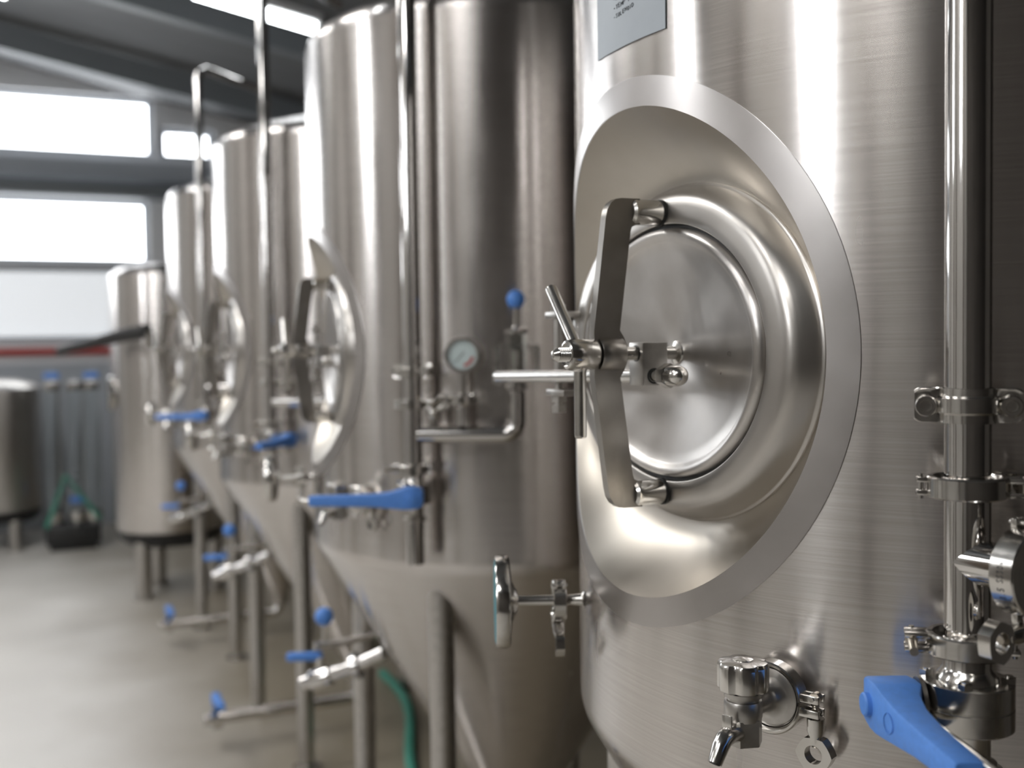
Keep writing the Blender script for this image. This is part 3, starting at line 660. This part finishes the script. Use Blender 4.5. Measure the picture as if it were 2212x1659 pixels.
# ---- the same fittings along the row
ang2 = [0, -PI * 0.42, PI * 0.30, -PI * 0.40]
for k in (1, 2, 3):
    off = T(0, S * k, 0); w = WHICH[k]
    p = pipe_run(f'blurred riser pipe with side branch on the {w}', T(PX, PY + S * k, 0), (0.88, -0.475, 0), 0.245, True) if k == 1 else dup(p2, T(0, S * (k - 1), 0), f'blurred riser pipe with side branch on the {w}')
    if k == 1: p2 = p
    dup(hang1, off, f'winged pipe hanger on the riser of the {w}')
    dup(cl_a, off, f'ring clamp above the tee on the riser of the {w}')
    dup(cl_b, off, f'ring clamp below the tee on the riser of the {w}')
    if k == 1: v2 = valve(f'butterfly valve with long blue lever on the {w}', T(PX, PY + S, 1.295) @ Matrix.Rotation(math.radians(-113), 4, 'Z'), 0.235)
    else: dup(v2, T(0, S * (k - 1), 0), f'butterfly valve with blue lever on the {w}').matrix_world = T(PX, PY + S * k, 1.295) @ Matrix.Rotation(math.radians(-113 + (75 if k == 2 else 0)), 4, 'Z')
    dup(tap1, off, f'sample tap low on the front of the {w}')
    dup(tapc1, off, f'ring clamp around the sample tap of the {w}')
    dup(th1, off, f'dial thermometer standing out from the side of the {w}')
    dup(thc1, off, f'small ring clamp on the thermometer stem of the {w}')
    b2 = Vector((PX, PY + S * k, TEE_Z)); d2 = Vector((0.88, -0.475, 0)).normalized()
    if k == 1:
        g2 = pressure_gauge(f'round pressure gauge on the branch pipe of the {w}', T(*(b2 + d2 * 0.118 + Vector((0, 0, 0.081)))) @ rz(math.radians(-24)))
        cg2 = tri_clamp(f'ring clamp under the pressure gauge of the {w}', T(*(b2 + d2 * 0.118 + Vector((0, 0, 0.082)))) @ rz(-0.5 + PI), nut=False)
        b = MB(); b.lathe([(0.0185, 0.0), (0.0165, 0.020), (0.0165, 0.045), (0.0270, 0.053), (0.0270, 0.0565), (0, 0.0565)], T(0, 0, 0), 28, caps=False); st2 = b.build('gauge_stub', M['pipe']); st2.location = b2 + d2 * 0.118 + Vector((0, 0, 0.0197))
        tag(st2, f'short stub pipe below the pressure gauge of the {w}', 'pipe', 'gauge stub pipes')
        s2 = sight_glass(f'relief valve with clear cylinder and blue ball of the {w}', T(*(b2 + d2 * 0.245 + Vector((0, 0, 0.106)))))
        rk2 = racking_outlet(f'racking valve with blue grip on the cone of the {w}', T(-0.535, 1.90, 0.665))
        bc2 = ball_cock(f'drain cock with blue ball knob under the {w}', T(-0.50, 1.90, 0.765))
        bo2 = bottom_outlet(f'bottom outlet pipe with blue handle under the {w}', T(-0.66, S, ZEND - 0.056))
        vc = thing('vent_cock', f'small ball ended vent cock beside the riser of the {w}', 'valve', T(*(b2 + d2 * 0.048 + Vector((0, 0, 0.0205)))))
        b = MB(); b.lathe([(0.0, 0), (0.010, 0), (0.010, 0.016), (0.0, 0.016)], I4, 20, caps=False); b.build('cock_stem', M['steel'], vc)
        b = MB(); b.sphere((0, 0, 0.030), 0.017); b.tube([(0.0, 0, 0.032), (0.022, -0.012, 0.046), (0.034, -0.018, 0.046)], 0.0075, 14); b.build('cock_ball', M['steel'], vc)
        b = MB(); b.lathe([(0.0, -0.105), (0.0215, -0.105), (0.0215, -0.006), (0.0272, -0.003), (0.0272, 0.0), (0.0, 0.0)], T(PX, PY + S, 1.2345), 32, caps=False); tag(b.build('drain_stub', M['pipe']), f'straight drain stub under the blue-levered valve of the {w}', 'pipe')
    else:
        oo = T(0, S * (k - 1), 0)
        dup(g2, oo, f'round pressure gauge on the branch pipe of the {w}'); dup(cg2, oo, f'ring clamp under the pressure gauge of the {w}')
        q = st2.copy(); COL.objects.link(q); q.location = st2.location + Vector((0, S * (k - 1), 0)); q['label'] = f'short stub pipe below the pressure gauge of the {w}'
        dup(s2, oo, f'relief valve with clear cylinder and blue ball of the {w}')
        dup(rk2, oo, f'racking valve with blue grip on the cone of the {w}'); dup(bc2, oo, f'drain cock with blue ball knob under the {w}'); dup(bo2, oo, f'bottom outlet pipe with blue handle under the {w}')

# ------------------------------------------------------------------ far end of the aisle
def plain_tank(name, label, x, y, r, zb, zt, material, a0, group=None):
    root = thing(name, label, 'tank', T(x, y, 0), group)
    b = MB(); b.lathe([(0, zb - 0.05), (r * 0.5, zb - 0.045), (r * 0.80, zb - 0.025), (r - 0.006, zb), (r, zb + 0.02), (r, zt - 0.02), (r - 0.004, zt), (r * 0.85, zt + 0.04), (r * 0.5, zt + 0.07), (0, zt + 0.08)], I4, 72, caps=False)
    b.build('vessel', material, root)
    b = MB(); b.lathe([(0.0, zb - 0.10), (r * 0.80, zb - 0.10), (r * 0.93, zb - 0.06), (r * 0.97, zb - 0.012), (r * 0.90, zb - 0.02), (r * 0.86, zb - 0.055), (0.0, zb - 0.085)], I4, 56, caps=False); b.build('base_shadow', M['rubber'], root, label='black ring standing for the shadow under the vessel')  # black ring stands in for the shadow gap below the vessel
    for k in range(3):
        a = a0 + k * 2 * PI / 3; px, py = r * 0.86 * math.cos(a), r * 0.86 * math.sin(a)
        b = MB(); b.tube([(px * 0.9, py * 0.9, 0.01), (px * 0.9, py * 0.9, zb - 0.03)], 0.05, 20); leg = b.build('leg', M['cast'], root)
        b = MB(); b.lathe([(0, 0), (0.07, 0), (0.07, 0.015), (0, 0.02)], T(px * 0.9, py * 0.9, 0), 20, caps=False); b.build('foot', M['cast'], leg)
    b = MB(); b.lathe([(0.0, 0), (0.11, 0), (0.11, 0.03), (0.0, 0.035)], frame((-r * 0.98, 0.0, zb + 0.9), (-1, 0, 0)), 28, caps=False); b.build('hatch', M['steel'], root)
    return root
plain_tank('serving_tank', 'slim steel tank with flat top closing the end of the row', -0.42, 6.40, 0.36, 0.44, 2.12, M['shell'], PI + 0.75)
plain_tank('serving_tank', 'squat steel tank by the far wall under the windows', -1.55, 8.75, 0.36, 0.32, 1.32, M['cast'], PI / 3)
# filter stand with a clear column
root = thing('filter_stand', 'filter stand with clear columns and blue valves beside the squat tank', 'filter', T(-0.98, 8.4, 0))
b = MB(); b.box((0, 0, 0.13), (0.42, 0.34, 0.16), bevel=0.02); b.box((0, 0, 0.035), (0.36, 0.28, 0.07), bevel=0.01); b.build('base', M['black'], root)
for sx in (-0.13, 0.04, 0.17):
    b = MB(); b.lathe([(0.055, 0.30), (0.06, 0.30), (0.06, 1.30), (0.055, 1.30)], T(sx, 0, 0), 24, caps=False); c = b.build('column', M['glass'], root)
    b = MB(); b.lathe([(0, 0.215), (0.066, 0.215), (0.066, 0.30), (0, 0.30)], T(sx, 0, 0), 24, caps=False); b.build('column_foot', M['steel'], c); b = MB(); b.lathe([(0, 1.30), (0.066, 1.30), (0.066, 1.36), (0, 1.38)], T(sx, 0, 0), 24, caps=False); b.build('column_cap', M['steel'], c)
for sx, z in ((-0.13, 1.42), (0.17, 1.42), (0.04, 0.40)):
    b = MB(); b.box((sx, -0.05, z), (0.12, 0.05, 0.05), bevel=0.012); b.build('valve_handle', M['blue'], root)
b = MB(); b.tube([(-0.2, -0.16, 0.2), (-0.05, -0.2, 0.62), (0.2, -0.15, 0.25)], 0.02, 14); b.build('hose', M['green'], root)
# black arm reaching from the slim tank
b = MB(); b.tube([(-0.60, 5.75, 1.745), (-0.75, 5.88, 1.715), (-0.92, 6.05, 1.67), (-1.10, 6.25, 1.625)], [0.045, 0.042, 0.034, 0.026], 20)
arm = tag(b.build('hose_arm', M['black']), 'dark hose arm reaching into the aisle before the slim tank', 'arm')
b = MB(); b.tube([(-0.60, 5.75, 1.745), (-0.60, 5.78, 1.66), (-0.42, 5.98, 1.60), (-0.40, 6.02, 1.60)], 0.03, 16); b.build('arm_bracket', M['cast'], arm)
# green hose on the floor between the tanks
b = MB(); pts = []
for i in range(40):
    t = i / 39; pts.append((0.28 - 0.30 * t + 0.05 * math.sin(6 * t), 3.9 - 1.7 * t, 0.022))
b.tube(pts, 0.022, 14); tag(b.build('floor_hose', M['green']), 'green hose lying on the floor between the tank legs', 'hose')

# ------------------------------------------------------------------ room
XL, XR, YB, YF = -5.2, 2.6, -3.9, 9.6      # left wall, right wall, rear wall, far wall
zr = lambda x: 4.02 - 0.19 * (x + 0.4)
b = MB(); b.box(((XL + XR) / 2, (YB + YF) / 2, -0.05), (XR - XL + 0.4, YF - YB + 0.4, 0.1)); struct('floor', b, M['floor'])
b = MB(); b.loops([[Vector((XL - .2, YB - .2, zr(XL - .2))), Vector((XR + .2, YB - .2, zr(XR + .2))), Vector((XR + .2, YF + .2, zr(XR + .2))), Vector((XL - .2, YF + .2, zr(XL - .2)))],
                   [Vector((XL - .2, YB - .2, zr(XL - .2) + .1)), Vector((XR + .2, YB - .2, zr(XR + .2) + .1)), Vector((XR + .2, YF + .2, zr(XR + .2) + .1)), Vector((XL - .2, YF + .2, zr(XL - .2) + .1))]], True, True, True)
struct('ceiling', b, M['roof'])
def wall(name, o, u, L, H, holes, material, th=0.2):
    """wall in the plane o + s*u, z; rectangular holes (s0, s1, z0, z1)"""
    u = Vector(u); n = Vector((u.y, -u.x, 0)); b = MB()
    ss = sorted({0, L, *[h[0] for h in holes], *[h[1] for h in holes]}); zs = sorted({0, H, *[h[2] for h in holes], *[h[3] for h in holes]})
    for a, c in zip(ss, ss[1:]):
        for d, e in zip(zs, zs[1:]):
            m_ = ((a + c) / 2, (d + e) / 2)
            if any(h[0] < m_[0] < h[1] and h[2] < m_[1] < h[3] for h in holes): continue
            mm = Matrix((u, n, Vector((0, 0, 1)))).transposed().to_4x4(); mm.translation = Vector(o)
            b.box(((a + c) / 2, th / 2, (d + e) / 2), (c - a, th, e - d), mm)
    bmesh.ops.remove_doubles(b.bm, verts=b.bm.verts, dist=1e-5)
    return struct(name, b, material)
def window(n, o, u, h, mull=1, trans=0, th=0.2, glass='daylight'):
    u = Vector(u); nn = Vector((u.y, -u.x, 0)); mm = Matrix((u, nn, Vector((0, 0, 1)))).transposed().to_4x4(); mm.translation = Vector(o)
    s0, s1, z0, z1 = h; fw = 0.05; b = MB()
    b.box(((s0 + s1) / 2, 0.10, z0 + fw / 2), (s1 - s0, 0.08, fw), mm); b.box(((s0 + s1) / 2, 0.10, z1 - fw / 2), (s1 - s0, 0.08, fw), mm)
    for s in [s0 + fw / 2, s1 - fw / 2] + [s0 + (s1 - s0) * (i + 1) / (mull + 1) for i in range(mull)]: b.box((s, 0.10, (z0 + z1) / 2), (fw, 0.079, z1 - z0), mm)
    for i in range(trans): b.box(((s0 + s1) / 2, 0.10, z0 + (z1 - z0) * (i + 1) / (trans + 1)), (s1 - s0, 0.078, fw * .7), mm)
    w = struct(f'window_{n}', b, M['frame'])
    b = MB(); b.box(((s0 + s1) / 2, 0.12, (z0 + z1) / 2), (s1 - s0 - 0.01, 0.012, z1 - z0 - 0.01), mm); b.build('pane', M[glass], w, smooth=False)
    return w
# far wall: u along +X, outside is +Y
fo = (XL, YF, 0); fu = (-1, 0, 0)
far_holes = [(0.3, 3.1, 3.42, 3.98), (3.15, 5.06, 3.42, 3.98), (5.12, 5.62, 3.42, 3.72), (0.3, 5.0, 2.42, 3.02), (0.3, 5.0, 1.70, 2.40)]
def far(h): return (-(h[1]), -(h[0]), h[2], h[3])
# use a helper frame whose normal points outward (+Y): origin at the right end, u = -X
FO = (XR, YF, 0); FU = (-1, 0, 0); LX = XR - XL
fh = [(LX - h[1], LX - h[0], h[2], h[3]) for h in far_holes]
wall('wall_far', FO, FU, LX, 5.1, fh, M['wall'])
for i, h in enumerate(fh): window(i + 1, FO, FU, h, mull=(1 if i in (0, 3, 4) else 0), glass=('daylight_soft' if i == 4 else 'daylight'))
# left wall (x = XL), outside is -X: u = -Y from the far end
LO = (XL, YF, 0); LU = (0, -1, 0); LY = YF - YB
lh = [(YF - y1, YF - y0, 2.85, 4.2) for y0, y1 in ((2.6, 3.1), (-1.35, -0.66))]
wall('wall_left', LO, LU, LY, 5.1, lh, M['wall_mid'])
for i, h in enumerate(lh): window(i + 6, LO, LU, h, mull=0, trans=1, glass='daylight_side')
# right wall behind the tanks, rear wall behind the photographer
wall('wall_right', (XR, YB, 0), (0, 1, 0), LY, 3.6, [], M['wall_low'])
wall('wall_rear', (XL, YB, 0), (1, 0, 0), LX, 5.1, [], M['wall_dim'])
# beams
def rafter(n, y, h=0.20, w=0.12, drop=0.02):
    b = MB(); L = []
    for x in (XL, XR): L.append([Vector((x, y + dy, zr(x) - drop - dz)) for dy, dz in ((-w / 2, 0), (w / 2, 0), (w / 2, h), (-w / 2, h))])
    b.loops(L, True, True, True); return struct(f'trim_{n}', b, M['beam'])
for i, y in enumerate((-2.6, -0.3, 1.9, 4.4, 6.3, 8.3)): rafter(i + 1, y)
b = MB(); b.box(((XL + XR) / 2, YF - 0.07, 3.27), (LX, 0.12, 0.17)); struct('trim_7', b, M['beam_light'])
b = MB(); b.tube([(XL, YF - 0.17, 3.09), (XR, YF - 0.17, 3.09)], 0.085, 20); tag(b.build('hanging_duct', M['beam']), 'grey horizontal duct across the far wall between the window rows', 'pipe')
b = MB(); b.box((-1.9, YF - 0.03, 1.615), (3.4, 0.05, 0.06)); struct('trim_8', b, M['red'])
b = MB(); b.box((-1.9, YF - 0.02, 0.75), (6.4, 0.035, 1.5)); struct('trim_9', b, M['beam_light'])
# unseen columns on the aisle wall, added for dark bands in the reflections
for i, y in enumerate((-2.2, 0.9, 2.15, 4.3, 5.9)):
    b = MB(); hx = zr(XL + 0.12) - 0.03
    b.box((XL + 0.08, y, hx / 2), (0.015, 0.24, hx)); b.box((XL + 0.24, y, hx / 2), (0.015, 0.24, hx)); b.box((XL + 0.16, y, hx / 2), (0.15, 0.02, hx)); struct(f'trim_{i + 20}', b, M['column'])
# unseen glowing roof panels, added to brighten the aisle floor and tanks
for i, y in enumerate((-1.9, 0.6, 3.2, 5.6)):
    b = MB(); rx = -2.9 if y > 3 else -3.9; m_ = T(rx, y, zr(rx) - 0.012) @ Matrix.Rotation(math.atan(0.19), 4, 'Y')
    b.box((0, 0, 0), (1.5, 1.1, 0.02), m_); o = struct(f'window_{i + 9}', b, M['added_roof_glow' if i == 1 else 'added_roof_glow_strong'])
# ceiling lamps, hung along the roof slope
def lamp(label, x, y, l=0.75):
    root = thing('ceiling_lamp', label, 'lamp', T(x, y, zr(x) - 0.42) @ Matrix.Rotation(math.atan(0.19), 4, 'Y'), 'ceiling strip lamps')
    b = MB(); b.box((0, 0, 0.035), (l, 0.14, 0.05), bevel=0.006); b.build('housing', M['lamp_body'], root)
    b = MB(); b.tube([(-l / 2 + .02, 0, -0.01), (l / 2 - .02, 0, -0.01)], 0.035, 16); b.build('tube', M['lamp'], root)
    for s in (-1, 1):
        b = MB(); b.tube([(s * l * .4, 0, 0.06), (s * l * .4, 0, 0.40)], 0.006, 8); b.build('hanger_rod', M['beam'], root)
lamp('glowing strip lamp below the roof over the second and third tanks', -0.05, 5.0, 0.72)
lamp('added unseen strip lamp high over the aisle near the note tank', -1.9, 2.0, 1.2)  # out of view, added as fill light
lamp('added unseen strip lamp high over the aisle near the far windows', -1.9, 6.0, 1.2)  # second added fill lamp, also out of view

# ------------------------------------------------------------------ world, camera, view
w = bpy.data.worlds.new('World'); sc.world = w; w.use_nodes = True
w.node_tree.nodes['Background'].inputs[0].default_value = (0.85, 0.92, 1.0, 1); w.node_tree.nodes['Background'].inputs[1].default_value = 1.0
Fpx = 2350.0; tn = math.radians(23.9); rho = 0.0135; pit = math.atan((829.5 - 737) / Fpx)
rr0 = Vector((math.cos(tn), -math.sin(tn), 0)); ff0 = Vector((math.sin(tn), math.cos(tn), 0)); uu0 = Vector((0, 0, 1))
fw = ff0 * math.cos(pit) - uu0 * math.sin(pit); u1 = uu0 * math.cos(pit) + ff0 * math.sin(pit)
rv = rr0 * math.cos(rho) - u1 * math.sin(rho); uv = u1 * math.cos(rho) + rr0 * math.sin(rho)
cam = bpy.data.cameras.new('camera'); co = bpy.data.objects.new('camera', cam); COL.objects.link(co)
mc = Matrix((rv, uv, -fw)).transposed().to_4x4(); mc.translation = Vector((-1.2692, -1.2201, 1.65)); co.matrix_world = mc
cam.sensor_width = 36.0; cam.lens = 36.0 * Fpx / 2212.0; cam.clip_start = 0.02
cam.dof.use_dof = True; cam.dof.focus_distance = 1.20; cam.dof.aperture_fstop = 38.2 / 12.5; cam.dof.aperture_blades = 0
sc.camera = co
sc.view_settings.view_transform = 'Standard'; sc.view_settings.look = 'None'; sc.view_settings.gamma = 1.0; sc.view_settings.exposure = -0.05
sc.view_settings.use_curve_mapping = False
sc.cycles.max_bounces = 8; sc.cycles.glossy_bounces = 5; sc.cycles.use_adaptive_sampling = True; sc.cycles.adaptive_threshold = 0.03; sc.cycles.use_denoising = True; sc.cycles.sample_clamp_indirect = 6.0
